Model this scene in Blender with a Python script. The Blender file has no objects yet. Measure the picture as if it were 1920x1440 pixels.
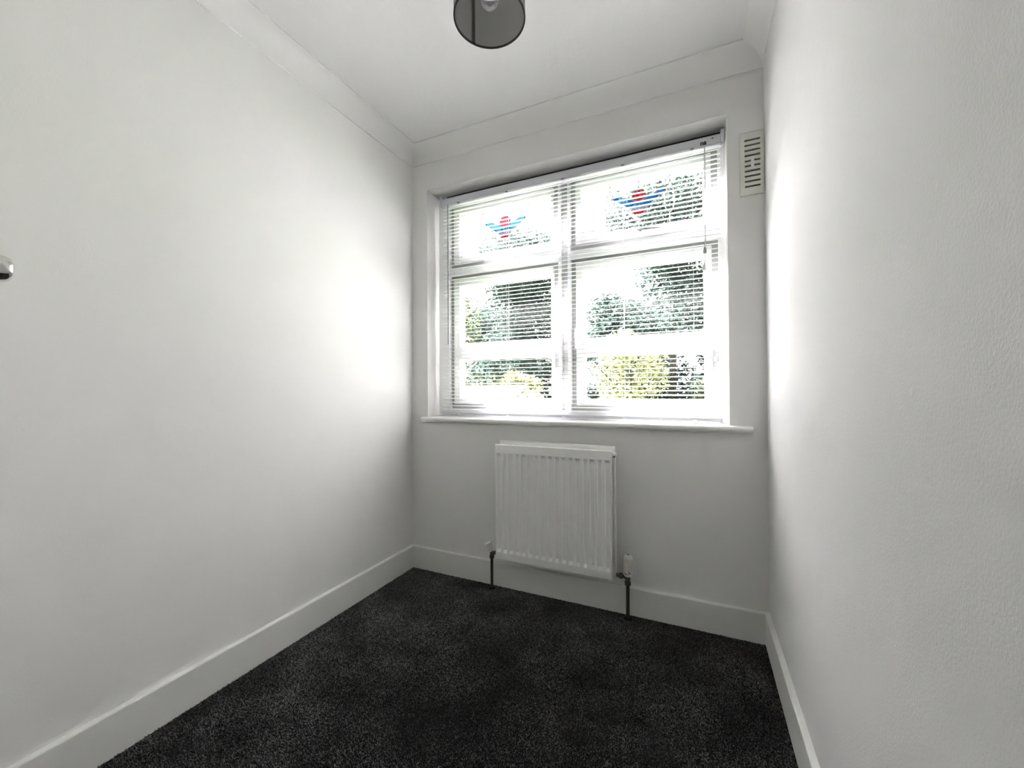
import bpy, bmesh, math, random
import numpy as np
from mathutils import Vector, Matrix
PI = math.pi
rnd = random.Random(7)
S = bpy.context.scene
COL = S.collection

# ------------------------------------------------------------------ camera
F_PX, YAW, PITCH, ROLL = 758.84, -0.4289, 0.0114, -0.0052
fwd = Vector((math.sin(YAW) * math.cos(PITCH), math.cos(YAW) * math.cos(PITCH), math.sin(PITCH)))
r0 = Vector((math.cos(YAW), -math.sin(YAW), 0)); u0 = r0.cross(fwd)
rgt = math.cos(ROLL) * r0 + math.sin(ROLL) * u0
upv = -math.sin(ROLL) * r0 + math.cos(ROLL) * u0
cam = bpy.data.objects.new('camera', bpy.data.cameras.new('camera')); COL.objects.link(cam)
m = Matrix((rgt, upv, -fwd)).transposed().to_4x4(); m.translation = (1.593, -2.0102, 1.084)
cam.matrix_world = m
cam.data.sensor_width = 36; cam.data.lens = F_PX / 1920 * 36; cam.data.clip_start = 0.02; cam.data.clip_end = 200
S.camera = cam

# ------------------------------------------------------------------ light
SUN_AZ, SUN_EL = math.radians(58), math.radians(38)      # to the left of the window's outward normal
sun_dir = Vector((-math.sin(SUN_AZ) * math.cos(SUN_EL), math.cos(SUN_AZ) * math.cos(SUN_EL), math.sin(SUN_EL)))
sun = bpy.data.objects.new('sun', bpy.data.lights.new('sun', 'SUN')); COL.objects.link(sun)
sun.rotation_euler = sun_dir.to_track_quat('Z', 'Y').to_euler(); sun.location = (-8, 8, 9)
sun.data.energy = 32.0; sun.data.angle = math.radians(0.6); sun.data.color = (1.0, 0.972, 1.0)
world = bpy.data.worlds.new('sky'); S.world = world; world.use_nodes = True
bg = world.node_tree.nodes['Background']
bg.inputs[0].default_value = (0.97, 0.97, 1.0, 1); bg.inputs[1].default_value = 0.7
por = bpy.data.objects.new('window_portal', bpy.data.lights.new('window_portal', 'AREA')); COL.objects.link(por)
por.data.shape = 'RECTANGLE'; por.data.size = 1.62; por.data.size_y = 1.38
por.data.cycles.is_portal = True
por.location = (0.917, 0.30, 1.60); por.rotation_euler = (-PI / 2, 0, 0)
S.view_settings.view_transform = 'Standard'; S.view_settings.look = 'None'
S.view_settings.gamma = 1.0; S.view_settings.use_curve_mapping = False
S.view_settings.exposure = 3.65
c = S.cycles
c.max_bounces = 12; c.diffuse_bounces = 9; c.glossy_bounces = 4; c.transmission_bounces = 8
c.transparent_max_bounces = 24; c.caustics_reflective = False; c.caustics_refractive = False
c.sample_clamp_indirect = 12.0; c.use_denoising = True; c.adaptive_threshold = 0.015

# ------------------------------------------------------------------ sizes (metres), window wall is the plane y = 0
W, H = 1.8631, 2.5449
YR = -2.75                                   # wall behind the camera
WX0, WX1, WZ0, WZ1 = 0.1127, 1.7215, 0.9168, 2.2882
WT = 0.30                                    # outer wall thickness

# ------------------------------------------------------------------ materials
def new_mat(name):
    mt = bpy.data.materials.new(name); mt.use_nodes = True
    nt = mt.node_tree; return mt, nt, nt.nodes['Principled BSDF']
def plain(name, col, rough=0.5, metal=0.0, spec=0.5, bump=None):
    mt, nt, b = new_mat(name)
    b.inputs['Base Color'].default_value = (*col, 1); b.inputs['Roughness'].default_value = rough
    b.inputs['Metallic'].default_value = metal; b.inputs['Specular IOR Level'].default_value = spec
    tc = nt.nodes.new('ShaderNodeTexCoord')
    nz = nt.nodes.new('ShaderNodeTexNoise'); nz.inputs['Scale'].default_value = bump[0] if bump else 40
    nz.inputs['Detail'].default_value = 4
    nt.links.new(tc.outputs['Object'], nz.inputs['Vector'])
    bp = nt.nodes.new('ShaderNodeBump'); bp.inputs['Strength'].default_value = bump[1] if bump else 0.02
    bp.inputs['Distance'].default_value = bump[2] if bump else 0.002
    nt.links.new(nz.outputs['Fac'], bp.inputs['Height']); nt.links.new(bp.outputs['Normal'], b.inputs['Normal'])
    return mt
def painted(name, col, fine, fine_d, broad_d, stretch=(1, 1, 1), blot=0.03, specks=False, fine_strength=0.5):
    """old emulsion over lining paper: fine orange peel, broad undulation, faint blotches, a few pits"""
    mt, nt, b = new_mat(name); N = nt.nodes.new; L = nt.links.new
    b.inputs['Roughness'].default_value = 0.72; b.inputs['Specular IOR Level'].default_value = 0.25
    tc = N('ShaderNodeTexCoord'); mp = N('ShaderNodeMapping'); mp.inputs['Scale'].default_value = stretch
    L(tc.outputs['Object'], mp.inputs['Vector'])
    n1 = N('ShaderNodeTexNoise'); n1.inputs['Scale'].default_value = fine; n1.inputs['Detail'].default_value = 3
    n2 = N('ShaderNodeTexNoise'); n2.inputs['Scale'].default_value = 7; n2.inputs['Detail'].default_value = 3
    n3 = N('ShaderNodeTexNoise'); n3.inputs['Scale'].default_value = 2.3; n3.inputs['Detail'].default_value = 5
    vo = N('ShaderNodeTexVoronoi'); vo.inputs['Scale'].default_value = 5.5
    for n in (n1, n2, n3, vo): L(mp.outputs['Vector'], n.inputs['Vector'])
    pit = N('ShaderNodeMapRange'); pit.inputs['From Min'].default_value = 0.0; pit.inputs['From Max'].default_value = 0.035
    pit.inputs['To Min'].default_value = 1.0; pit.inputs['To Max'].default_value = 0.0
    L(vo.outputs['Distance'], pit.inputs['Value'])
    b1 = N('ShaderNodeBump'); b1.inputs['Strength'].default_value = fine_strength; b1.inputs['Distance'].default_value = fine_d
    b2 = N('ShaderNodeBump'); b2.inputs['Strength'].default_value = 0.6; b2.inputs['Distance'].default_value = broad_d
    b3 = N('ShaderNodeBump'); b3.inputs['Strength'].default_value = 0.5; b3.inputs['Distance'].default_value = 0.0015
    L(n1.outputs['Fac'], b1.inputs['Height']); L(n2.outputs['Fac'], b2.inputs['Height']); L(pit.outputs['Result'], b3.inputs['Height'])
    L(b1.outputs['Normal'], b2.inputs['Normal']); L(b2.outputs['Normal'], b3.inputs['Normal']); L(b3.outputs['Normal'], b.inputs['Normal'])
    cr = N('ShaderNodeValToRGB')
    cr.color_ramp.elements[0].position = 0.3; cr.color_ramp.elements[0].color = (*[x * (1 - blot) for x in col], 1)
    cr.color_ramp.elements[1].position = 0.7; cr.color_ramp.elements[1].color = (*col, 1)
    L(n3.outputs['Fac'], cr.inputs['Fac']); out = cr.outputs['Color']
    if specks:                                # dark pin holes
        v2 = N('ShaderNodeTexVoronoi'); v2.inputs['Scale'].default_value = 3.1; L(tc.outputs['Object'], v2.inputs['Vector'])
        lt = N('ShaderNodeMath'); lt.operation = 'LESS_THAN'; lt.inputs[1].default_value = 0.008
        L(v2.outputs['Distance'], lt.inputs[0])
        mx = N('ShaderNodeMix'); mx.data_type = 'RGBA'; L(lt.outputs[0], mx.inputs['Factor'])
        L(out, mx.inputs['A']); mx.inputs['B'].default_value = (0.12, 0.12, 0.11, 1); out = mx.outputs['Result']
    L(out, b.inputs['Base Color'])
    return mt
def glassy(name, tint, gloss=0.08, diffuse=0.0, dcol=(0.5, 0.5, 0.5), rough=0.02):
    """thin pane: light goes straight through, tinted, with a sheen and an optional haze of its own colour"""
    mt = bpy.data.materials.new(name); mt.use_nodes = True; nt = mt.node_tree; N = nt.nodes.new; L = nt.links.new
    nt.nodes.remove(nt.nodes['Principled BSDF']); out = nt.nodes['Material Output']
    tr = N('ShaderNodeBsdfTransparent'); tr.inputs[0].default_value = (*tint, 1)
    gl = N('ShaderNodeBsdfGlossy'); gl.inputs['Roughness'].default_value = rough; gl.inputs['Color'].default_value = (1, 1, 1, 1)
    fr = N('ShaderNodeFresnel'); fr.inputs['IOR'].default_value = 1.45
    ml = N('ShaderNodeMath'); ml.operation = 'MULTIPLY'; ml.inputs[1].default_value = gloss * 10; L(fr.outputs[0], ml.inputs[0])
    ml.use_clamp = True
    cur = tr.outputs[0]
    if diffuse > 0:
        nz = N('ShaderNodeTexNoise'); nz.inputs['Scale'].default_value = 12
        df = N('ShaderNodeBsdfDiffuse'); df.inputs[0].default_value = (*dcol, 1)
        tl = N('ShaderNodeBsdfTranslucent'); tl.inputs[0].default_value = (*dcol, 1)
        m0 = N('ShaderNodeMixShader'); m0.inputs[0].default_value = 0.5; L(df.outputs[0], m0.inputs[1]); L(tl.outputs[0], m0.inputs[2])
        m1 = N('ShaderNodeMixShader'); m1.inputs[0].default_value = diffuse
        L(cur, m1.inputs[1]); L(m0.outputs[0], m1.inputs[2]); cur = m1.outputs[0]
    m2 = N('ShaderNodeMixShader'); L(ml.outputs[0], m2.inputs[0]); L(cur, m2.inputs[1]); L(gl.outputs[0], m2.inputs[2])
    L(m2.outputs[0], out.inputs['Surface'])
    return mt
def leafy(name, dark, light, trans):
    mt = bpy.data.materials.new(name); mt.use_nodes = True; nt = mt.node_tree; N = nt.nodes.new; L = nt.links.new
    nt.nodes.remove(nt.nodes['Principled BSDF']); out = nt.nodes['Material Output']
    g = N('ShaderNodeNewGeometry'); cr = N('ShaderNodeValToRGB')
    cr.color_ramp.elements[0].color = (*dark, 1); cr.color_ramp.elements[1].color = (*light, 1)
    L(g.outputs['Random Per Island'], cr.inputs['Fac'])
    df = N('ShaderNodeBsdfDiffuse'); tl = N('ShaderNodeBsdfTranslucent'); mx = N('ShaderNodeMixShader'); mx.inputs[0].default_value = trans
    L(cr.outputs[0], df.inputs[0]); L(cr.outputs[0], tl.inputs[0]); L(df.outputs[0], mx.inputs[1]); L(tl.outputs[0], mx.inputs[2])
    L(mx.outputs[0], out.inputs['Surface'])
    return mt
def carpet_mat(name):
    mt, nt, b = new_mat(name); N = nt.nodes.new; L = nt.links.new
    b.inputs['Roughness'].default_value = 0.95; b.inputs['Specular IOR Level'].default_value = 0.1
    b.inputs['Sheen Weight'].default_value = 0.15
    g = N('ShaderNodeNewGeometry'); tc = N('ShaderNodeTexCoord')
    cr = N('ShaderNodeValToRGB'); e = cr.color_ramp.elements
    e[0].color = (0.014, 0.014, 0.014, 1); e[1].color = (0.29, 0.287, 0.28, 1); e[1].position = 1.0
    k = e.new(0.55); k.color = (0.085, 0.085, 0.083, 1)
    L(g.outputs['Random Per Island'], cr.inputs['Fac'])
    nz = N('ShaderNodeTexNoise'); nz.inputs['Scale'].default_value = 5.0; nz.inputs['Detail'].default_value = 3; L(tc.outputs['Object'], nz.inputs['Vector'])
    mr = N('ShaderNodeMapRange'); mr.inputs['From Min'].default_value = 0.35; mr.inputs['From Max'].default_value = 0.65
    mr.inputs['To Min'].default_value = 0.48; mr.inputs['To Max'].default_value = 1.15; L(nz.outputs['Fac'], mr.inputs['Value'])
    mx = N('ShaderNodeMix'); mx.data_type = 'RGBA'; mx.blend_type = 'MULTIPLY'; mx.inputs['Factor'].default_value = 1
    L(cr.outputs[0], mx.inputs['A']); L(mr.outputs['Result'], mx.inputs['B']); L(mx.outputs['Result'], b.inputs['Base Color'])
    return mt

M = {}
M['wall'] = painted('wall_paint', (0.77, 0.765, 0.75), 170, 0.0008, 0.004, blot=0.03)
M['wall_r'] = painted('wall_paint_rough', (0.775, 0.77, 0.76), 280, 0.0009, 0.004, stretch=(1, 1, 0.8), blot=0.05, specks=True, fine_strength=0.7)
M['ceil'] = painted('ceiling_paint', (0.765, 0.76, 0.75), 60, 0.003, 0.006, stretch=(1, 0.45, 1), blot=0.02, fine_strength=0.55)
M['landing'] = plain('added_landing_paint', (0.45, 0.43, 0.40), 0.8)  # mid grey so the added landing absorbs bounce light
M['trim'] = plain('satin_white_trim', (0.76, 0.76, 0.735), 0.38, bump=(9, 0.15, 0.002))
M['cove'] = plain('cove_white', (0.77, 0.765, 0.75), 0.6, bump=(12, 0.15, 0.002))
M['frame'] = plain('window_gloss_white', (0.82, 0.82, 0.82), 0.35)
M['shade_grey'] = plain('groove_shade_grey', (0.42, 0.42, 0.42), 0.6)  # shade of the recessed frame strips, put into the colour
M['slat'] = plain('slat_white', (0.86, 0.86, 0.87), 0.35)
M['rail'] = plain('headrail_white', (0.62, 0.62, 0.66), 0.35)
M['cord'] = plain('blind_cord', (0.62, 0.62, 0.62), 0.8)
M['wand'] = plain('clear_wand', (0.33, 0.33, 0.34), 0.2)
M['ink'] = plain('black_print', (0.015, 0.015, 0.015), 0.6)
M['rad'] = plain('radiator_enamel', (0.86, 0.86, 0.845), 0.3)
M['cream'] = plain('aged_cream_plastic', (0.67, 0.665, 0.60), 0.45)
M['white_plastic'] = plain('white_plastic', (0.78, 0.77, 0.72), 0.4)
M['darkpipe'] = plain('tarnished_pipe', (0.07, 0.065, 0.055), 0.42, metal=0.6)
M['brass'] = plain('dull_brass', (0.10, 0.09, 0.07), 0.4, metal=0.7)
M['void'] = plain('dark_duct', (0.05, 0.05, 0.045), 0.9)
M['chrome'] = plain('polished_chrome', (0.75, 0.74, 0.72), 0.08, metal=1.0)
M['door'] = plain('door_gloss_white', (0.76, 0.76, 0.74), 0.4)
M['glass'] = glassy('window_glass', (0.97, 0.97, 0.965), 0.05)
M['red'] = glassy('red_stained_glass', (0.45, 0.15, 0.19), 0.05, 0.06, (0.5, 0.03, 0.06))
M['blue'] = glassy('blue_stained_glass', (0.14, 0.33, 0.47), 0.05, 0.06, (0.03, 0.2, 0.5))
M['lead'] = plain('lead_came', (0.05, 0.055, 0.055), 0.6)
M['black'] = plain('black_iron_and_shadow', (0.01, 0.01, 0.01), 0.4)
M['smoke'] = glassy('smoked_shade', (0.55, 0.55, 0.54), 0.05, 0.50, (0.38, 0.38, 0.375), rough=0.12)
M['smoke_rim'] = plain('shade_rim', (0.02, 0.02, 0.02), 0.7, spec=0.1)
M['seam'] = plain('shade_seam', (0.05, 0.05, 0.05), 0.5)
M['bulb'] = glassy('bulb_glass', (0.93, 0.93, 0.93), 0.05)
M['carpet'] = carpet_mat('charcoal_carpet')
M['backing'] = plain('carpet_backing', (0.012, 0.012, 0.012), 0.95, spec=0.1)
M['brick'] = plain('outer_brick', (0.30, 0.17, 0.12), 0.9)
M['lawn'] = plain('lawn_green', (0.06, 0.10, 0.025), 0.95, spec=0.1, bump=(60, 0.6, 0.02))
M['bark'] = plain('tree_bark', (0.022, 0.020, 0.016), 0.9, bump=(30, 0.5, 0.02))
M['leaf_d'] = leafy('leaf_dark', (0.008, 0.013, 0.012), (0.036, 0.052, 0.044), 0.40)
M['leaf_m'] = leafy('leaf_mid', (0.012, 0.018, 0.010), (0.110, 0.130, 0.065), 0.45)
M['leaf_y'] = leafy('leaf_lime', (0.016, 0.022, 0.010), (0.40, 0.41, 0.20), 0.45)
M['roof_pale'] = plain('pale_roof', (0.50, 0.50, 0.49), 0.8, bump=(20, 0.3, 0.01))
M['shed_wall'] = plain('shed_wall', (0.25, 0.24, 0.22), 0.9)

# ------------------------------------------------------------------ mesh helpers
BASE = {}
class MB:
    def __init__(s): s.bm = bmesh.new()
    def box(s, x0, x1, y0, y1, z0, z1, bev=0.0, seg=1):
        r = bmesh.ops.create_cube(s.bm, size=1, matrix=Matrix.Translation(((x0 + x1) / 2, (y0 + y1) / 2, (z0 + z1) / 2)) @ Matrix.Diagonal((abs(x1 - x0), abs(y1 - y0), abs(z1 - z0), 1)))
        if bev > 0:
            vs = set(r['verts']); ed = [e for e in s.bm.edges if e.verts[0] in vs and e.verts[1] in vs]
            bmesh.ops.bevel(s.bm, geom=ed, offset=bev, segments=seg, profile=0.5, affect='EDGES')
        return s
    def lathe(s, origin, axis, prof, n=24, close=False):
        """prof: (radius, distance along axis) pairs"""
        q = Vector(axis).normalized().to_track_quat('Z', 'Y'); o = Vector(origin); rings = []
        for rr, d in prof:
            if rr < 1e-6: rings.append([s.bm.verts.new(o + q @ Vector((0, 0, d)))])
            else: rings.append([s.bm.verts.new(o + q @ Vector((rr * math.cos(2 * PI * i / n), rr * math.sin(2 * PI * i / n), d))) for i in range(n)])
        pairs = list(zip(rings, rings[1:])) + ([(rings[-1], rings[0])] if close else [])
        for a, b in pairs:
            for i in range(n):
                j = (i + 1) % n
                if len(a) == 1 and len(b) == 1: continue
                if len(a) == 1: s.bm.faces.new((a[0], b[i], b[j]))
                elif len(b) == 1: s.bm.faces.new((a[i], a[j], b[0]))
                else: s.bm.faces.new((a[i], a[j], b[j], b[i]))
        return s
    def tube(s, pts, rad, n=8, caps=True):
        pts = [Vector(p) for p in pts]; rings = []
        for i, p in enumerate(pts):
            d = (pts[min(i + 1, len(pts) - 1)] - pts[max(i - 1, 0)]).normalized()
            a = d.orthogonal().normalized() if i == 0 else (a - d * a.dot(d)).normalized()
            b = d.cross(a); rr = rad[i] if isinstance(rad, (list, tuple)) else rad
            rings.append([s.bm.verts.new(p + rr * (math.cos(2 * PI * k / n) * a + math.sin(2 * PI * k / n) * b)) for k in range(n)])
        for A, B in zip(rings, rings[1:]):
            for i in range(n): s.bm.faces.new((A[i], A[(i + 1) % n], B[(i + 1) % n], B[i]))
        if caps: s.bm.faces.new(rings[0][::-1]); s.bm.faces.new(rings[-1])
        return s
    def prism(s, poly, fa, fb):
        """poly: 2-D outline; fa/fb map a 2-D point to the two end positions"""
        A = [s.bm.verts.new(fa(*p)) for p in poly]; B = [s.bm.verts.new(fb(*p)) for p in poly]; n = len(poly)
        s.bm.faces.new(A[::-1]); s.bm.faces.new(B)
        for i in range(n): s.bm.faces.new((A[i], A[(i + 1) % n], B[(i + 1) % n], B[i]))
        return s
    def build(s, name, mat, parent=None, smooth=False, angle=None):
        bmesh.ops.recalc_face_normals(s.bm, faces=s.bm.faces[:])
        me = bpy.data.meshes.new(name)
        off = BASE.get(parent.name, Vector((0, 0, 0))) if parent else Vector((0, 0, 0))
        if off.length > 0: bmesh.ops.translate(s.bm, verts=s.bm.verts[:], vec=-off)
        s.bm.to_mesh(me); s.bm.free()
        me.materials.append(M[mat] if isinstance(mat, str) else mat)
        if smooth:
            me.polygons.foreach_set('use_smooth', [True] * len(me.polygons))
            if angle: me.set_sharp_from_angle(angle=math.radians(angle))
        o = bpy.data.objects.new(name, me); COL.objects.link(o)
        BASE[o.name] = off
        if parent: o.parent = parent
        return o
def box_part(name, mat, parent, *b, bev=0.0, seg=1): return MB().box(*b, bev=bev, seg=seg).build(name, mat, parent)
def tag(o, label=None, cat=None, group=None, kind=None):
    if label: o['label'] = label
    if cat: o['category'] = cat
    if group: o['group'] = group
    if kind: o['kind'] = kind
    return o
def thing(name, loc, label, cat, kind=None):
    o = bpy.data.objects.new(name, None); COL.objects.link(o); o.location = loc
    o.empty_display_size = 0.05
    BASE[o.name] = Vector(loc); tag(o, label, cat, kind=kind); return o
def structure(o, label, cat): return tag(o, label, cat, kind='structure')

# ------------------------------------------------------------------ room shell
structure(MB().box(-0.1, W + 0.1, YR - 0.1, WT, -0.12, 0.0).build('floor', 'backing'), 'dark floor under the charcoal carpet of the room', 'floor')
structure(MB().box(-0.1, W + 0.1, YR - 0.1, WT, H, H + 0.12).build('ceiling', 'ceil'), 'white textured ceiling above the window and lamp', 'ceiling')
structure(MB().box(-0.1, 0, YR - 0.1, WT, 0, H).build('wall_left', 'wall'), 'long plain white wall on the left of the window', 'wall')
structure(MB().box(W, W + 0.1, YR - 0.1, WT, 0, H).build('wall_right', 'wall_r'), 'rough white wall on the right beside the air vent', 'wall')
DX0, DX1, DH = 0.98, 1.78, 2.03              # unseen open doorway and dim landing, added to drain bounce light
structure(MB().box(0, DX0, YR - 0.1, YR, 0, H).box(DX1, W, YR - 0.1, YR, 0, H).box(DX0, DX1, YR - 0.1, YR, DH, H).build('wall_front', 'wall'), 'plain white wall with an added open doorway behind the viewer', 'wall')
structure(MB().box(0.0, 2.9, YR - 1.6, YR - 1.5, 0, H).box(-0.1, 0.0, YR - 1.5, YR - 0.1, 0, H).box(2.9, 3.0, YR - 1.6, YR - 0.1, 0, H).box(W + 0.1, 2.9, YR - 0.2, YR - 0.1, 0, H).build('wall_added_landing', 'landing'), 'added unseen landing walls that absorb bounce light', 'wall')
structure(MB().box(-0.1, 3.0, YR - 1.6, YR - 0.1, H, H + 0.1).build('ceiling_added_landing', 'landing'), 'added unseen landing ceiling beyond the doorway', 'ceiling')
structure(MB().box(-0.1, 3.0, YR - 1.6, YR - 0.1, -0.12, 0.003).build('floor_added_landing', 'backing'), 'added unseen dark landing floor beyond the doorway', 'floor')
# window wall with a hole, its plaster edges slightly rounded
bm = MB()
xs = [0, WX0, WX1, W]; zs = [0, WZ0 - 0.012, WZ1, H]
for i in range(3):
    for k in range(3):
        if i == 1 and k == 1: continue
        for y, flip in ((0.0, 1), (WT, 0)):
            bm.bm.faces.new([bm.bm.verts.new((x, y, z)) for x, z in ((xs[i], zs[k]), (xs[i + 1], zs[k]), (xs[i + 1], zs[k + 1]), (xs[i], zs[k + 1]))])
def quad(mb, *p): mb.bm.faces.new([mb.bm.verts.new(q) for q in p])
x0, x1, z0, z1 = WX0, WX1, zs[1], WZ1
quad(bm, (x0, 0, z0), (x0, WT, z0), (x0, WT, z1), (x0, 0, z1)); quad(bm, (x1, 0, z0), (x1, WT, z0), (x1, WT, z1), (x1, 0, z1))
quad(bm, (x0, 0, z1), (x1, 0, z1), (x1, WT, z1), (x0, WT, z1)); quad(bm, (x0, 0, z0), (x1, 0, z0), (x1, WT, z0), (x0, WT, z0))
bmesh.ops.remove_doubles(bm.bm, verts=bm.bm.verts[:], dist=1e-5)
be = [e for e in bm.bm.edges if all(abs(v.co.y) < 1e-5 for v in e.verts) and len(e.link_faces) == 2 and e.calc_face_angle(0) > 1.0]
bmesh.ops.bevel(bm.bm, geom=be, offset=0.004, segments=3, profile=0.5, affect='EDGES')
structure(bm.build('wall_back', 'wall', smooth=True, angle=35), 'white end wall around the window with a deep reveal', 'wall')

def run(A, B, nrm, prof, name, mat, label, cat, mitreA=True, mitreB=True, smooth=False):
    """moulding along a wall line A-B at floor level; prof = (distance from wall, height); ends mitred"""
    A, B, nrm = Vector(A), Vector(B), Vector(nrm); d = (B - A).normalized(); Z = Vector((0, 0, 1))
    o = MB().prism(prof, lambda p, z: A + nrm * p + Z * z + d * (p if mitreA else 0), lambda p, z: B + nrm * p + Z * z - d * (p if mitreB else 0)).build(name, mat, smooth=smooth, angle=25)
    return structure(o, label, cat)
T, HS = 0.019, 0.1337
sk = [(0, 0), (T, 0), (T, HS - 0.004), (T - 0.0015, HS - 0.001), (T - 0.005, HS), (0, HS + 0.001)]
run((0, YR, 0), (0, 0, 0), (1, 0, 0), sk, 'baseboard_left', 'trim', 'white skirting board along the foot of the left wall', 'baseboard', mitreA=False)
run((0, 0, 0), (W, 0, 0), (0, -1, 0), sk, 'baseboard_back', 'trim', 'white skirting board behind the radiator under the window', 'baseboard')
run((W, 0, 0), (W, YR, 0), (-1, 0, 0), sk, 'baseboard_right', 'trim', 'white skirting board along the foot of the right wall', 'baseboard', mitreB=False)
CW, CD = 0.0921, 0.081
cove = [(0, H + 0.002), (0, H - CW), (0.0070, H - CW), (0.0070, H - CW + 0.005)]
cove += [(0.0070 + (CD - 0.0130) * (1 - math.cos(i / 8 * PI / 2)), H - CW + 0.005 + (CW - 0.0120) * math.sin(i / 8 * PI / 2)) for i in range(1, 9)] + [(CD, H - 0.0070), (CD, H + 0.002)]
run((0, YR, 0), (0, 0, 0), (1, 0, 0), cove, 'trim_1', 'cove', 'white concave coving between the left wall and ceiling', 'coving', mitreA=False, smooth=True)
run((0, 0, 0), (W, 0, 0), (0, -1, 0), cove, 'trim_2', 'cove', 'white concave coving above the window', 'coving', smooth=True)
run((W, 0, 0), (W, YR, 0), (-1, 0, 0), cove, 'trim_3', 'cove', 'short white coving meeting the rough right wall and ceiling', 'coving', mitreB=False, smooth=True)

# window board with a round nose and horns
o = MB()
nose = [(0.0, 0.0), (0.0, -0.0)]
zt, zb = WZ0, WZ0 - 0.028
nose = [(0.14, zt), (-0.022, zt)] + [(-0.022 - 0.014 * math.sin(a), (zt + zb) / 2 + 0.014 * math.cos(a)) for a in [PI * k / 8 for k in range(1, 8)]] + [(-0.022, zb), (0.0, zb)]
o.prism([(-0.0005, zt)] + nose[1:-1] + [(-0.0005, zb)], lambda y, z: Vector((0.086, y, z)), lambda y, z: Vector((1.808, y, z)))
o.box(WX0 + 0.0005, WX1 - 0.0005, -0.001, 0.14, zt - 0.011, zt)
structure(o.build('trim_4', 'trim', smooth=True, angle=40), 'white round nosed window board under the blind', 'window sill')

# ------------------------------------------------------------------ carpet
floor_x0, floor_x1 = T, W - T
rs = np.random.RandomState(3)
n_t = 330000
ox = rs.uniform(floor_x0 + 0.001, floor_x1 - 0.001, n_t); oy = rs.uniform(-1.55, -T - 0.001, n_t)
# only the part of the room the photograph looks at carries tufts
cx, cy = 1.593, -2.0102
ddx, ddy = ox - cx, oy - cy
depth = ddx * fwd.x + ddy * fwd.y; side = ddx * rgt.x + ddy * rgt.y
keep = depth > 0.85
ox, oy = ox[keep], oy[keep]; n_t = len(ox)
hh = rs.uniform(0.005, 0.010, n_t); ww = rs.uniform(0.0011, 0.0019, n_t); ang = rs.uniform(0, 2 * PI, n_t)
lx = rs.normal(0, 0.0016, n_t) + 0.0018 * np.sin(3.1 * ox + 2 * oy); ly = rs.normal(0, 0.0016, n_t) + 0.0018 * np.cos(2.3 * oy - 1.7 * ox)
V = np.zeros((n_t, 4, 3), np.float32)
for k in range(3):
    V[:, k, 0] = ox + ww * np.cos(ang + k * 2.094); V[:, k, 1] = oy + ww * np.sin(ang + k * 2.094); V[:, k, 2] = hh * 0.55
    V[:, k, 0] += lx * 0.4; V[:, k, 1] += ly * 0.4
V[:, 3, 0] = ox + lx; V[:, 3, 1] = oy + ly; V[:, 3, 2] = hh
tri = np.array([[0, 1, 3], [1, 2, 3], [2, 0, 3]], np.int32)
F = (np.arange(n_t, dtype=np.int32)[:, None, None] * 4 + tri[None]).reshape(-1)
def np_mesh(name, V, F, corner):
    me = bpy.data.meshes.new(name); V = V.reshape(-1, 3); nf = len(F) // corner
    me.vertices.add(len(V)); me.vertices.foreach_set('co', V.astype(np.float32).reshape(-1))
    me.loops.add(len(F)); me.loops.foreach_set('vertex_index', F.astype(np.int32))
    me.polygons.add(nf); me.polygons.foreach_set('loop_start', np.arange(0, len(F), corner, dtype=np.int32))
    me.update(calc_edges=True); return me
me = np_mesh('carpet_pile', V, F, 3); me.materials.append(M['carpet'])
pile = bpy.data.objects.new('carpet_pile', me); COL.objects.link(pile)
tag(pile, 'charcoal grey twist pile carpet covering the floor', 'carpet', kind='stuff')
under = MB().box(floor_x0, floor_x1, YR, -T, 0.0, 0.0035).build('carpet_underlay', 'backing')
structure(under, 'dark base of the charcoal carpet', 'carpet')

# ------------------------------------------------------------------ window
FY0, FY1 = 0.128, 0.20                        # frame depth
win = thing('window_1', (0.917, 0.16, WZ0), 'white two light window with stained glass fanlights behind the blind', 'window', 'structure')
wb = lambda name, *b, mat='frame', bev=0.002, parent=win: box_part(name, mat, parent, *b, bev=bev)
wb('jamb', WX0, 0.190, FY0, FY1, WZ0, WZ1); wb('jamb', 1.690, WX1, FY0, FY1, WZ0, WZ1)
wb('head', 0.190, 1.690, FY0, FY1, 2.235, WZ1); wb('sill_rail', 0.190, 1.690, FY0 - 0.01, FY1 + 0.03, WZ0, 0.962)
wb('mullion', 0.900, 0.916, FY0, FY1, 0.962, 2.235); wb('mullion', 0.953, 0.970, FY0, FY1, 0.962, 2.235)
box_part('mullion_groove', 'shade_grey', win, 0.916, 0.953, FY0 + 0.022, FY1, 0.962, 2.235)  # groove painted grey in place of its shade
wb('transom', 0.190, 0.900, FY0, FY1, 1.790, 1.835); wb('transom', 0.970, 1.690, FY0, FY1, 1.790, 1.835)
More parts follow.
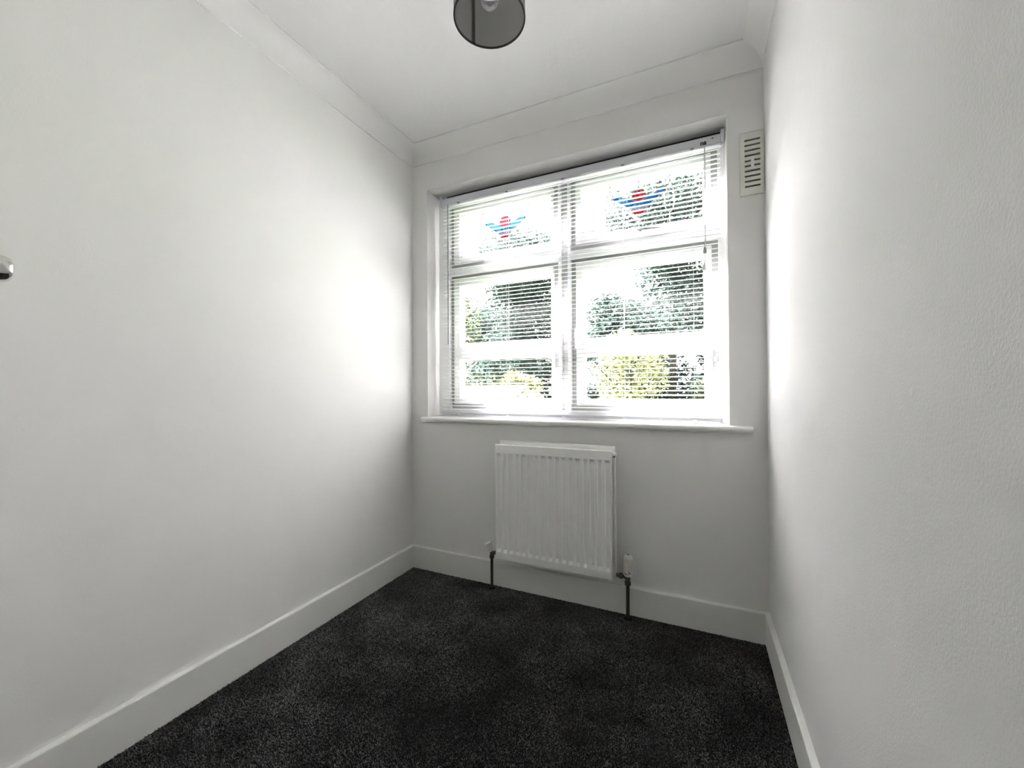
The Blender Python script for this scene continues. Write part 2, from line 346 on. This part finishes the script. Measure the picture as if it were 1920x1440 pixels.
def sash(name, xa, xb, za, zb, px0, px1, pz0, pz1, bar=None):
    """frame in the plane of the opening; the outer strip is a recessed rebate, the inner one a raised moulding"""
    e = bpy.data.objects.new(name, None); COL.objects.link(e); e.parent = win; BASE[e.name] = Vector((0, 0, 0)); e.empty_display_size = 0.05
    off = BASE[win.name]; e.location = -off
    r = 0.028
    # rebate (set back), coloured grey to stand in for recess shade
    yr0, yr1, yf0 = FY0 + 0.026, FY1 - 0.008, FY0 + 0.004
    for nm, b in (('stile', (xa, px0, za, zb)), ('stile', (px1, xb, za, zb)), ('rail', (px0, px1, za, pz0)), ('rail', (px0, px1, pz1, zb))):
        MB().box(b[0], b[1], yr0, yr1, b[2], b[3]).build('shaded_rebate', 'shade_grey', e)
        o = MB()
        # raised inner moulding
        x0, x1, z0, z1 = b
        if nm == 'stile':
            if x0 == xa: o.box(x0 + r, x1, yf0, yr0 - 0.0002, za + r, zb - r, 0.003, 2)
            else: o.box(x0, x1 - r, yf0, yr0 - 0.0002, za + r, zb - r, 0.003, 2)
        else:
            if z0 == za: o.box(x0, x1, yf0, yr0 - 0.0002, z0 + r, z1, 0.003, 2)
            else: o.box(x0, x1, yf0, yr0 - 0.0002, z0, z1 - r, 0.003, 2)
        o.build(nm, 'frame', e)
    if bar:
        MB().box(px0, px1, yf0, yr1, bar[0], bar[1], 0.003, 2).build('glazing_bar', 'frame', e)
        box_part('pane', 'glass', e, px0, px1, 0.168, 0.171, pz0, bar[0]); box_part('pane', 'glass', e, px0, px1, 0.168, 0.171, bar[1], pz1)
    else:
        box_part('pane', 'glass', e, px0, px1, 0.168, 0.171, pz0, pz1)
    return e
cL = sash('casement', 0.190, 0.900, 0.962, 1.790, 0.262, 0.856, 1.022, 1.722, (1.262, 1.360))
cR = sash('casement', 0.970, 1.690, 0.962, 1.790, 1.040, 1.627, 1.022, 1.712, (1.256, 1.354))
fL = sash('fanlight', 0.190, 0.900, 1.835, 2.235, 0.262, 0.854, 1.905, 2.168)
fR = sash('fanlight', 0.970, 1.690, 1.835, 2.235, 1.030, 1.627, 1.905, 2.165)
# stained glass: a red hexagon carried by blue wings between two long ovals
def stained(e, cxx, z0, z1):
    yg0, yg1 = 0.1640, 0.1675
    def pane(name, mat, pts):
        MB().prism(pts, lambda x, z: Vector((cxx + x, yg0, z)), lambda x, z: Vector((cxx + x, yg1, z))).build(name, mat, e)
        lead(pts + [pts[0]])
    def lead(pts, rr=0.0028):
        MB().tube([(cxx + x, yg0 - 0.0006, z) for x, z in pts], rr, 6).build('lead_line', 'lead', e)
    pane('red_glass', 'red', [(-0.020, 2.111), (0.020, 2.111), (0.030, 2.096), (0.043, 2.068), (0.0, 2.050), (-0.043, 2.068), (-0.030, 2.096)])
    pane('red_glass', 'red', [(-0.040, 2.017), (0.0, 2.014), (0.040, 2.017), (0.028, 1.992), (0.013, 1.973), (-0.013, 1.973), (-0.028, 1.992)])
    for s in (-1, 1):
        pane('blue_glass', 'blue', [(s * 0.131, 2.100), (s * 0.112, 2.097), (s * 0.043, 2.068), (0.0, 2.050), (0.0, 2.014), (s * 0.040, 2.017), (s * 0.105, 2.066), (s * 0.128, 2.084)][::s])
        ov = [(s * 0.149 + 0.027 * math.sin(a) * (0.86 + 0.14 * -math.cos(a)), 2.047 + 0.0765 * math.cos(a)) for a in [2 * PI * k / 20 for k in range(21)]]
        lead(ov)
        lead([(s * 0.149, z1), (s * 0.149, 2.1235)]); lead([(s * 0.149, 1.9705), (s * 0.149, z0)])
        lead([(s * 0.172, 2.097), (s * 0.131, 2.092)])
    lead([(0, z1), (0, 2.111)]); lead([(0, 1.973), (0, z0)])
stained(fL, 0.559, 1.905, 2.168); stained(fR, 1.328, 1.905, 2.165)
# fanlight stays and casement catches
def in_sash(e, name, mat, mb): return mb.build(name, mat, e, smooth=True, angle=40)
in_sash(fR, 'stay_handle', 'black', MB().tube([(1.324, 0.112, 1.886), (1.338, 0.108, 1.886), (1.352, 0.110, 1.8855), (1.40, 0.114, 1.883), (1.445, 0.118, 1.881)], [0.004, 0.0075, 0.006, 0.0035, 0.0015], 10).box(1.333, 1.345, 0.110, 0.134, 1.879, 1.891, 0.002))
in_sash(fL, 'stay_handle', 'frame', MB().tube([(0.74, 0.114, 1.880), (0.76, 0.110, 1.880), (0.80, 0.116, 1.878)], [0.003, 0.005, 0.002], 8).box(0.755, 0.767, 0.112, 0.134, 1.874, 1.886, 0.002))
for e, xh in ((cL, 0.884), (cR, 1.0)):
    in_sash(e, 'catch_handle', 'frame', MB().box(xh - 0.008, xh + 0.008, 0.118, 0.134, 1.33, 1.41, 0.003).tube([(xh, 0.113, 1.40), (xh, 0.108, 1.37), (xh, 0.112, 1.30)], [0.005, 0.006, 0.004], 8))

# ------------------------------------------------------------------ venetian blind
blind = thing('venetian_blind', (0.936, 0.085, WZ0), 'white slatted venetian blind hanging half open in the window reveal', 'blind')
BX0, BX1, BY = 0.172, 1.700, 0.0855           # slat centre line
hr = MB().box(0.170, 1.708, BY - 0.0125, FY0 - 0.001, 2.214, 2.254, 0.002).build('headrail', 'rail', blind)
MB().box(0.174, 1.702, FY0 - 0.006, FY0 - 0.001, 2.254, WZ1 - 0.0005).build('shadow_line_strip', 'black', blind)  # black strip added as the deep shadow line above the headrail
for x in (0.158, 1.702):
    MB().box(x, x + 0.016, BY - 0.0165, BY + 0.0165, 2.209, WZ1 - 0.016, 0.0015).build('end_bracket', 'rail', blind)
# slat: shallow crown
PITCHZ = 0.0220; zlo = 0.9600; n_sl = 57
prof = [((-0.5 + k / 6) * 0.0252, 0.0022 * (1 - (2 * k / 6 - 1) ** 2)) for k in range(7)]
poly = prof + [(y, z - 0.0009) for y, z in reversed(prof)]
b = MB(); hw = (BX1 - BX0) / 2
b.prism(poly, lambda y, z: Vector((-hw, y, z)), lambda y, z: Vector((hw, y, z)))
first = b.build('slat', 'slat', None, smooth=True, angle=60); me_sl = first.data
xc = (BX0 + BX1) / 2
for i in range(n_sl):
    o = first if i == 0 else bpy.data.objects.new('slat', me_sl)
    if i: COL.objects.link(o)
    o.parent = blind
    z = zlo + i * PITCHZ
    o.location = Vector((xc, BY, z)) - BASE[blind.name]
    o.rotation_euler = (math.radians(rnd.gauss(10.0, 0.7)), rnd.gauss(0, 0.0006), 0)
br = MB().box(BX0 + 0.002, BX1 - 0.002, BY - 0.0125, BY + 0.0125, 0.9275, 0.9405, 0.002).build('bottom_rail', 'rail', blind)
for x in (BX0, BX1 - 0.008): MB().box(x, x + 0.008, BY - 0.0135, BY + 0.0135, 0.926, 0.942, 0.002).build('rail_end_cap', 'rail', blind)
lads = (0.287, 0.611, 0.943, 1.260, 1.582)
for x in lads:
    MB().tube([(x, BY - 0.0142, 0.928), (x, BY - 0.0142, 2.214)], 0.0007, 5).tube([(x, BY + 0.0142, 0.928), (x, BY + 0.0142, 2.214)], 0.0007, 5).build('ladder_cord', 'cord', blind)
    MB().box(x - 0.009, x + 0.009, BY - 0.0150, BY - 0.004, 0.9255, 0.9345, 0.0015).build('cord_clip', 'slat', blind)
    MB().box(x - 0.007, x + 0.007, BY - 0.0150, BY - 0.005, 2.2085, 2.2150, 0.001).build('cord_guide', 'wand', blind)
MB().tube([(0.221, 0.064, 2.215), (0.221, 0.062, 2.19), (0.224, 0.058, 1.352)], [0.0015, 0.0032, 0.0032], 6).build('tilt_wand', 'wand', blind, smooth=True, angle=50)
# pull cord with a joiner and a tassel
MB().tube([(1.634, 0.0705, 2.215), (1.633, 0.066, 1.80), (1.631, 0.064, 1.733)], 0.0016, 6).tube([(1.6375, 0.0705, 2.215), (1.6365, 0.066, 1.80), (1.634, 0.064, 1.733)], 0.0012, 6).tube([(1.632, 0.064, 1.715), (1.630, 0.064, 1.66)], 0.0012, 6).build('pull_cord', 'cord', blind)
MB().lathe((1.632, 0.064, 1.708), (0, 0, 1), [(0, 0), (0.006, 0.001), (0.007, 0.008), (0.005, 0.024), (0.0035, 0.028), (0, 0.029)], 12).build('cord_joiner', 'wand', blind, smooth=True, angle=40)
MB().lathe((1.6275, 0.064, 1.628), (0.06, 0, 1), [(0, 0), (0.0075, 0.001), (0.0085, 0.004), (0.005, 0.022), (0.002, 0.034), (0, 0.035)], 12).build('cord_tassel', 'cord', blind, smooth=True, angle=40)
# printed mark on the headrail
def text_mesh(txt, size, name, parent, loc):
    cu = bpy.data.curves.new(name, 'FONT'); cu.body = txt; cu.size = size; cu.extrude = 0.0002; cu.offset = size * 0.045
    ob = bpy.data.objects.new(name, cu); COL.objects.link(ob)
    dg = bpy.context.evaluated_depsgraph_get(); me = bpy.data.meshes.new_from_object(ob.evaluated_get(dg))
    bpy.data.objects.remove(ob); bpy.data.curves.remove(cu)
    me.transform(Matrix.Rotation(PI / 2, 4, 'X')); me.materials.append(M['ink'])
    o = bpy.data.objects.new(name, me); COL.objects.link(o); o.parent = parent
    o.location = Vector(loc) - BASE[parent.name]; return o
text_mesh('ns', 0.030, 'printed_mark', blind, (1.617, BY - 0.0129, 2.218))
text_mesh('<-', 0.012, 'printed_arrow', blind, (1.664, BY - 0.0129, 2.236))

# ------------------------------------------------------------------ radiator
RX0, RX1, RZ0, RZ1, RY = 0.6188, 1.2262, 0.1899, 0.7899, -0.100
rad = thing('radiator', (0.92, -0.06, RZ0), 'white ribbed double panel radiator on the wall under the window', 'radiator')
def panel(x0, x1, z0, z1, yf, flip=1):
    """pressed steel sheet: 17 recessed upright flutes, edges turned back"""
    n = 17; mrg = 0.0200; p = (x1 - x0 - 2 * mrg) / (n - 1)
    xs = [(x0, 0)]
    for i in range(n):
        cxx = x0 + mrg + i * p
        xs += [(cxx - 0.0132, 0), (cxx - 0.0078, 1), (cxx + 0.0078, 1), (cxx + 0.0132, 0)]
    xs.append((x1, 0))
    zs = [(z0, 0), (z0 + 0.036, 0), (z0 + 0.052, 1), (z1 - 0.058, 1), (z1 - 0.044, 0), (z1, 0)]
    mb = MB(); d = 0.0095
    G = [[mb.bm.verts.new((x, yf + flip * d * a * b, z)) for x, a in xs] for z, b in zs]
    for j in range(len(zs) - 1):
        for i in range(len(xs) - 1): mb.bm.faces.new((G[j][i], G[j][i + 1], G[j + 1][i + 1], G[j + 1][i]))
    ring = G[0] + [G[j][-1] for j in range(1, len(zs))] + G[-1][-2::-1] + [G[j][0] for j in range(len(zs) - 2, 0, -1)]
    back = [mb.bm.verts.new((min(max(v.co.x, x0 + 0.004), x1 - 0.004), yf + flip * 0.004, min(max(v.co.z, z0 + 0.004), z1 - 0.004))) for v in ring]
    ring_o = [mb.bm.verts.new((v.co.x, yf + flip * 0.012, v.co.z)) for v in ring]
    k = len(ring)
    for v in back: mb.bm.verts.remove(v)
    for i in range(k): mb.bm.faces.new((ring[i], ring[(i + 1) % k], ring_o[(i + 1) % k], ring_o[i]))
    mb.bm.faces.new(ring_o[::-1])
    return mb
def add_panel(name, *a):
    mb = panel(*a); bmesh.ops.recalc_face_normals(mb.bm, faces=mb.bm.faces[:])
    rim = [e for e in mb.bm.edges if len(e.link_faces) == 2 and e.calc_face_angle(0) > 1.2 and all(abs(v.co.y - a[4]) < 1e-6 for v in e.verts)]
    bmesh.ops.bevel(mb.bm, geom=rim, offset=0.0035, segments=3, profile=0.5, affect='EDGES')
    return mb.build(name, 'rad', rad, smooth=True, angle=22)
add_panel('front_panel', RX0, RX1, RZ0, RZ1, RY)
add_panel('back_panel', RX0 + 0.002, RX1 + 0.010, RZ0 + 0.002, RZ1 + 0.016, RY + 0.050)
for zz in (RZ0 + 0.020, RZ1 - 0.020):
    MB().tube([(RX0 + 0.008, RY + 0.033, zz), (RX1 - 0.004, RY + 0.033, zz)], 0.0125, 12).build('header_tube', 'rad', rad, smooth=True, angle=40)
for zz in (RZ0 + 0.10, RZ1 - 0.12):
    MB().box(0.70, 1.15, RY + 0.060, -0.0005, zz, zz + 0.025, 0.002).build('wall_bracket', 'rad', rad)
MB().lathe((RX1 - 0.006, -0.062, 0.770), (1, 0, 0.0), [(0.0, 0), (0.012, 0), (0.012, 0.012), (0.009, 0.014), (0.009, 0.022), (0.0, 0.023)], 16).build('vent_plug', 'rad', rad, smooth=True, angle=40)
MB().box(RX1 + 0.002, RX1 + 0.012, -0.070, -0.060, 0.756, 0.762, 0.001).build('bleed_screw', 'void', rad)

PY = -0.060
lv = thing('lockshield_valve', (0.576, PY, 0.0), 'small white capped radiator valve on a dark pipe at the left', 'radiator valve')
MB().tube([(0.576, PY, 0.0), (0.576, PY, 0.176)], 0.0078, 14).build('pipe', 'darkpipe', lv, smooth=True, angle=40)
MB().lathe((0.576, PY, 0.170), (0, 0, 1), [(0, 0), (0.0115, 0), (0.0130, 0.003), (0.0130, 0.015), (0.0100, 0.018), (0.0105, 0.030), (0.008, 0.040), (0, 0.042)], 12).build('valve_body', 'brass', lv, smooth=True, angle=35)
MB().tube([(0.576, PY, 0.192), (0.600, PY - 0.003, 0.205), (0.628, RY + 0.033, 0.209)], [0.009, 0.010, 0.009], 12).build('valve_tail', 'brass', lv, smooth=True, angle=40)
MB().lathe((0.573, PY, 0.205), (-0.42, -0.10, 1), [(0, 0), (0.0105, 0), (0.0125, 0.010), (0.0185, 0.044), (0.0190, 0.048), (0.0175, 0.050), (0, 0.050)], 20).build('cap', 'white_plastic', lv, smooth=True, angle=35)
MB().lathe((0.576, PY, 0.008), (0, 0, 1), [(0.0078, 0), (0.016, 0), (0.015, 0.003), (0.0078, 0.004)], 16).build('pipe_collar', 'backing', lv)

tv = thing('thermostatic_valve', (1.291, PY, 0.0), 'white thermostatic radiator valve on a dark pipe at the right', 'radiator valve')
MB().tube([(1.289, PY, 0.0), (1.290, PY, 0.176)], 0.0085, 14).build('pipe', 'darkpipe', tv, smooth=True, angle=40)
MB().lathe((1.290, PY, 0.164), (0, 0, 1), [(0, 0), (0.0125, 0), (0.0145, 0.003), (0.0145, 0.016), (0.0110, 0.020), (0.0125, 0.036), (0.0125, 0.048), (0, 0.048)], 12).build('valve_body', 'brass', tv, smooth=True, angle=35)
MB().tube([(1.290, PY, 0.198), (1.262, PY, 0.203), (1.262, PY, 0.203)], [0.009, 0.0085, 0.0085], 12).lathe((1.266, PY, 0.203), (-1, 0, 0), [(0, 0), (0.0135, 0), (0.0135, 0.013), (0.009, 0.015), (0.009, 0.028), (0, 0.028)], 8).build('valve_tail', 'brass', tv, smooth=True, angle=30)
MB().lathe((1.291, PY, 0.208), (0.02, 0, 1), [(0, 0), (0.0175, 0), (0.0195, 0.004), (0.0200, 0.026), (0.0205, 0.028)], 28).build('skirt', 'white_plastic', tv, smooth=True, angle=30)
hd = MB(); n = 28; hp = [(0.0205, 0.028), (0.0210, 0.030), (0.0210, 0.072), (0.0198, 0.074), (0.0198, 0.077), (0.0210, 0.079), (0.0205, 0.086), (0.0150, 0.096), (0.0090, 0.099), (0.0, 0.099)]
hd.lathe((1.291, PY, 0.208), (0.02, 0, 1), hp, n).build('sensor_head', 'cream', tv, smooth=True, angle=30)
MB().lathe((1.291, PY, 0.208), (0.02, 0, 1), [(0.0150, 0.0962), (0.0214, 0.0800), (0.0214, 0.0865), (0.0155, 0.0968)], n).build('head_cap', 'white_plastic', tv, smooth=True, angle=30)
MB().box(1.287, 1.299, PY - 0.006, PY + 0.002, 0.3068, 0.3080).build('cap_slot', 'void', tv)
def band_mark(a0, a1, z0, z1):
    mb = MB(); k = 4; R = 0.0208
    A = [a0 + (a1 - a0) * i / k for i in range(k + 1)]
    ins = [[mb.bm.verts.new((1.2915 + rr * math.sin(a), PY - rr * math.cos(a), z)) for a in A] for rr, z in ((R, z0), (R, z1))]
    for i in range(k): mb.bm.faces.new((ins[0][i], ins[0][i + 1], ins[1][i + 1], ins[1][i]))
    mb.build('setting_mark', 'void', tv)
for a0, a1, z0, z1 in ((-1.0, -0.72, 0.2235, 0.2285), (-0.58, -0.38, 0.220, 0.2265), (-0.30, -0.05, 0.219, 0.2240), (0.25, 0.45, 0.222, 0.2265), (0.62, 0.85, 0.2245, 0.2285), (0.25, 0.50, 0.2295, 0.2345)):
    band_mark(a0, a1, z0, z1)
MB().lathe((1.289, PY, 0.008), (0, 0, 1), [(0.0085, 0), (0.017, 0), (0.016, 0.003), (0.0085, 0.004)], 16).build('pipe_collar', 'backing', tv)

# ------------------------------------------------------------------ air vent
av = thing('air_vent', (1.818, 0, 1.912), 'cream plastic louvred air vent on the wall right of the window', 'air vent')
VX0, VX1, VZ0, VZ1 = 1.7735, 1.8610, 1.914, 2.184
mb = MB(); vy0, vy1 = -0.011, -0.0005
sx0, sx1, hz = 1.789, 1.8475, 0.0080
rows = [VZ1 - 0.036 - i * 0.0222 for i in range(10)]
zedges = [VZ0]
cells = []
prev = VZ1
for i, zc in enumerate(rows):
    cells.append((sx0, sx1, zc + hz / 2, prev)); prev = zc - hz / 2
cells.append((sx0, sx1, VZ0, prev))
for a_, b_, z0_, z1_ in cells: mb.box(a_, b_, vy0, vy1, z0_, z1_)
mb.box(VX0, sx0, vy0, vy1, VZ0, VZ1); mb.box(sx1, VX1, vy0, vy1, VZ0, VZ1)
for i in (4, 5): mb.box(1.8125, 1.8245, vy0, vy1, rows[i] - hz / 2, rows[i] + hz / 2)
bmesh.ops.remove_doubles(mb.bm, verts=mb.bm.verts[:], dist=1e-6)
mb.build('grille_plate', 'cream', av)
fr = MB()
for b_ in ((VX0 - 0.003, VX1, VZ0 - 0.003, VZ0 + 0.004), (VX0 - 0.003, VX1, VZ1 - 0.004, VZ1 + 0.003), (VX0 - 0.003, VX0 + 0.004, VZ0, VZ1), (VX1 - 0.006, VX1 + 0.0005, VZ0, VZ1)):
    fr.box(b_[0], b_[1], vy0 - 0.001, -0.0003, b_[2], b_[3], 0.0015, 2)
fr.build('rim', 'cream', av)
MB().box(sx0 - 0.002, sx1 + 0.002, -0.0015, -0.0008, VZ0 + 0.02, VZ1 - 0.02).build('duct', 'void', av)
MB().lathe((1.8185, vy0, (rows[4] + rows[5]) / 2), (0, -1, 0), [(0, 0.0014), (0.0028, 0.001), (0.0032, 0)], 10).build('screw', 'cream', av)

# ------------------------------------------------------------------ ceiling lamp
LX, LY, LZ, LR = 0.984, -0.841, 2.300, 0.1172
lamp = thing('pendant_lamp', (LX, LY, H), 'smoked grey drum shade pendant lamp hanging from the ceiling', 'lamp')
shade_h = 0.17
sh = MB().lathe((LX, LY, LZ), (0, 0, 1), [(LR, 0), (LR, shade_h), (LR - 0.0025, shade_h), (LR - 0.0025, 0)], 96, close=True).build('shade', 'smoke', lamp, smooth=True, angle=40)
BASE[sh.name] = BASE[lamp.name]
MB().lathe((LX, LY, LZ), (0, 0, 1), [(LR + 0.0008, -0.001), (LR + 0.0008, 0.0035), (LR - 0.0042, 0.0035), (LR - 0.0042, -0.001)], 96, close=True).build('rim', 'smoke_rim', sh, smooth=True, angle=40)
# overlap seam on the far side of the drum
sm = MB(); a0 = math.atan2(0.539, -0.840)
A = [a0 + (k / 4 - 0.5) * 0.12 for k in range(5)]
for rr in (LR - 0.0027, LR - 0.0034):
    vs = [[sm.bm.verts.new((LX + rr * math.cos(a), LY + rr * math.sin(a), z)) for a in A] for z in (LZ, LZ + shade_h)]
    for k in range(4): sm.bm.faces.new((vs[0][k], vs[0][k + 1], vs[1][k + 1], vs[1][k]))
sm.build('seam', 'seam', sh)
for k in range(3):
    a = k * 2.094 + 0.4
    MB().tube([(LX + 0.02 * math.cos(a), LY + 0.02 * math.sin(a), LZ + shade_h - 0.004), (LX + (LR - 0.002) * math.cos(a), LY + (LR - 0.002) * math.sin(a), LZ + shade_h - 0.004)], 0.0018, 6).build('spoke', 'chrome', lamp)
MB().lathe((LX, LY, LZ + shade_h - 0.006), (0, 0, 1), [(0.019, 0), (0.023, 0), (0.023, 0.004), (0.019, 0.004)], 24, close=True).build('shade_ring', 'white_plastic', lamp)
MB().lathe((LX, LY, LZ + 0.112), (0, 0, 1), [(0, 0.075), (0.008, 0.075), (0.017, 0.065), (0.017, 0.020), (0.0145, 0.018), (0.0145, 0), (0, 0)], 24).build('lamp_holder', 'white_plastic', lamp, smooth=True, angle=35)
MB().tube([(LX, LY, LZ + 0.186), (LX, LY, H - 0.012)], 0.004, 8).build('flex', 'white_plastic', lamp)
MB().lathe((LX, LY, H), (0, 0, -1), [(0, 0), (0.042, 0), (0.040, 0.012), (0.018, 0.022), (0, 0.022)], 32).build('ceiling_rose', 'white_plastic', lamp, smooth=True, angle=35)
bu = MB().lathe((LX, LY, LZ + 0.128), (0, 0, -1), [(0.012, -0.004), (0.013, 0.012), (0.020, 0.030), (0.0285, 0.048), (0.030, 0.062), (0.027, 0.077), (0.018, 0.088), (0.008, 0.0915), (0, 0.092)], 32).build('bulb', 'bulb', lamp, smooth=True)
MB().tube([(LX - 0.009, LY, LZ + 0.076), (LX - 0.004, LY + 0.003, LZ + 0.072), (LX + 0.004, LY - 0.003, LZ + 0.072), (LX + 0.009, LY, LZ + 0.076)], 0.0012, 6).tube([(LX - 0.009, LY, LZ + 0.076), (LX - 0.003, LY, LZ + 0.11)], 0.0008, 5).tube([(LX + 0.009, LY, LZ + 0.076), (LX + 0.003, LY, LZ + 0.11)], 0.0008, 5).build('filament', 'darkpipe', lamp)

# ------------------------------------------------------------------ cupboard behind the frame's left edge: only its knob shows
cup = thing('cupboard', (0.42, -2.30, 0), 'built in white cupboard at the left with a chrome knob', 'cupboard')
CY = -1.8765
MB().box(0.0195, 0.860, YR + 0.002, CY - 0.022, 0.012, H - 0.002).build('body', 'door', cup)
dr = MB().box(0.035, 0.835, CY - 0.0215, CY, 0.16, 2.36, 0.003, 2).build('door', 'door', cup)
kx, kz = 0.772, 1.2435
MB().lathe((kx, CY - 0.001, kz), (0, 1, 0), [(0, 0), (0.0175, 0), (0.0175, 0.003), (0.0090, 0.006), (0.0075, 0.026), (0.0090, 0.036), (0.0145, 0.043), (0.0170, 0.050), (0.0174, 0.056), (0.0174, 0.066), (0.0168, 0.0705), (0.0150, 0.0742), (0.0120, 0.0762), (0.0070, 0.0769), (0, 0.0770)], 40).build('knob', 'chrome', dr, smooth=True)
fr_ = MB().box(DX0 - 0.06, DX0 + 0.02, YR - 0.1, YR + 0.018, 0, DH + 0.06).box(DX1 - 0.02, DX1 + 0.06, YR - 0.1, YR + 0.018, 0, DH + 0.06).box(DX0 + 0.02, DX1 - 0.02, YR - 0.1, YR + 0.018, DH - 0.02, DH + 0.06)
structure(fr_.build('trim_5', 'trim'), 'white door frame around the added open doorway behind the viewer', 'door frame')

# ------------------------------------------------------------------ garden seen between the slats
GZ = -2.7
lawn = MB().box(-40, 30, WT + 0.02, 60, GZ - 0.2, GZ).build('lawn', 'lawn')
structure(lawn, 'grass garden below the window', 'ground')
outer = None
def leaves(centres, radii, n, size, seed, mat):
    """leaf blades spread through a few overlapping blobs, mostly near their skins"""
    g = np.random.RandomState(seed); nb = len(centres)
    w = np.array([r[0] * r[1] * r[2] for r in radii]) ** 0.67; w /= w.sum()
    k = g.choice(nb, n, p=w); d = g.normal(size=(n, 3)); d /= np.linalg.norm(d, axis=1)[:, None]
    rad_ = g.uniform(0.15, 1.0, n) ** 0.5
    P = np.array(centres)[k] + d * np.array(radii)[k] * rad_[:, None]
    a = g.normal(size=(n, 3)); a[:, 2] *= 0.6; a /= np.linalg.norm(a, axis=1)[:, None]
    b_ = np.cross(a, g.normal(size=(n, 3))); b_ /= np.linalg.norm(b_, axis=1)[:, None]
    s_ = size * g.uniform(0.6, 1.3, n)[:, None]
    V = np.stack([P - a * s_, P + b_ * s_ * 0.38, P + a * s_, P - b_ * s_ * 0.38], 1)
    F = (np.arange(n)[:, None] * 4 + np.arange(4)[None]).reshape(-1)
    return V, F
def plant(name, x, y, top, width, n, size, mat, label, cat, seed, bottom=0.25, group=None):
    g = random.Random(seed); base = Vector((x, y, GZ)); h = top - GZ
    t = thing(name, base, label, cat)
    if group: t['group'] = group
    tr = MB().tube([base, base + Vector((g.uniform(-.1, .1), g.uniform(-.1, .1), h * 0.4)), base + Vector((g.uniform(-.2, .2), g.uniform(-.2, .2), h * 0.85))], [0.04 + h * 0.010, 0.03 + h * 0.007, 0.02], 8)
    for k in range(7):
        z = h * (0.3 + 0.07 * k); a = g.uniform(0, 2 * PI); L = width * g.uniform(0.5, 0.85)
        tr.tube([base + Vector((0, 0, z)), base + Vector((math.cos(a) * L * .5, math.sin(a) * L * .5, z + h * .08)), base + Vector((math.cos(a) * L, math.sin(a) * L, z + h * .15))], [0.03, 0.02, 0.008], 6)
    tr.build('trunk', 'bark', t, smooth=True)
    cs, rr = [], []
    for k in range(18):
        f = bottom + (0.93 - bottom) * (k + g.random()) / 18; a = 2.4 * k + g.uniform(-.4, .4); q = width * g.uniform(0.2, 0.62) * (1.15 - 0.6 * max(0, f - 0.5))
        R = width * g.uniform(0.33, 0.5)
        cs.append((math.cos(a) * q, math.sin(a) * q, min(h * f, h - R * 0.8))); rr.append((R, R, R * 1.05))
    cs.append((0, 0, h - width * 0.4)); rr.append((width * 0.45, width * 0.45, width * 0.4))
    V, F = leaves(cs, rr, n, size, seed, mat); me = np_mesh('foliage', V, F, 4); me.materials.append(M[mat])
    o = bpy.data.objects.new('foliage', me); COL.objects.link(o); o.parent = t; o['kind'] = 'stuff'
    return t
GT = 'trees at the end of the garden'
plant('garden_tree', -5.6, 8.6, 4.6, 1.9, 15000, 0.075, 'leaf_m', 'mid green tree seen at the left of the left casement', 'tree', 11, 0.12, group=GT)
plant('garden_tree', -4.64, 13.2, 7.6, 2.6, 28000, 0.10, 'leaf_d', 'tall dark tree behind the window mullion', 'tree', 12, 0.12, group=GT)
plant('garden_tree', -1.75, 18.6, 5.7, 2.8, 26000, 0.12, 'leaf_d', 'lower dark tree seen at the left of the right casement', 'tree', 13, 0.12, group=GT)
plant('garden_tree', 1.1, 9.0, 6.7, 1.9, 26000, 0.075, 'leaf_d', 'tallest dark tree at the right side of the window', 'tree', 14, 0.12, group=GT)
plant('garden_tree', -8.9, 19.2, 5.9, 2.9, 26000, 0.12, 'leaf_d', 'dark tree furthest back behind the mid green tree', 'tree', 15, 0.12, group=GT)
GS = 'sunlit shrubs in the garden'
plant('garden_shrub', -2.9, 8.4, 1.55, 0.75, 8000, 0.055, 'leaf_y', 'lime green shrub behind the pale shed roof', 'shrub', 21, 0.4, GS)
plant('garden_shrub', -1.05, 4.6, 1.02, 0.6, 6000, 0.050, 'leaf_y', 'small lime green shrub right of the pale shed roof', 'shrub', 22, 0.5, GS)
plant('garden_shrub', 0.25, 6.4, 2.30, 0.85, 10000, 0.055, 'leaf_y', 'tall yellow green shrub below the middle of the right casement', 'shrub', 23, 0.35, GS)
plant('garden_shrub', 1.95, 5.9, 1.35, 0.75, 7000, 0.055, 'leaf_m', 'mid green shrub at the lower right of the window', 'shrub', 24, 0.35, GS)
# low shed with a pale pitched roof
sd = thing('garden_shed', (-2.75, 6.1, GZ), 'low garden shed with a pale pitched roof beyond the left casement', 'shed')
MB().box(-3.55, -1.95, 5.4, 6.8, GZ, 0.79).build('body', 'shed_wall', sd)
rf = MB(); pr = [(5.25, 0.78), (5.25, 0.83), (6.1, 1.16), (6.95, 0.83), (6.95, 0.78), (6.1, 1.11)]
rf.prism(pr, lambda y, z: Vector((-3.7, y, z)), lambda y, z: Vector((-1.8, y, z))); rf.build('roof', 'roof_pale', sd)
MB().box(-3.71, -1.79, 5.235, 5.25, 0.71, 0.82).build('fascia', 'void', sd)
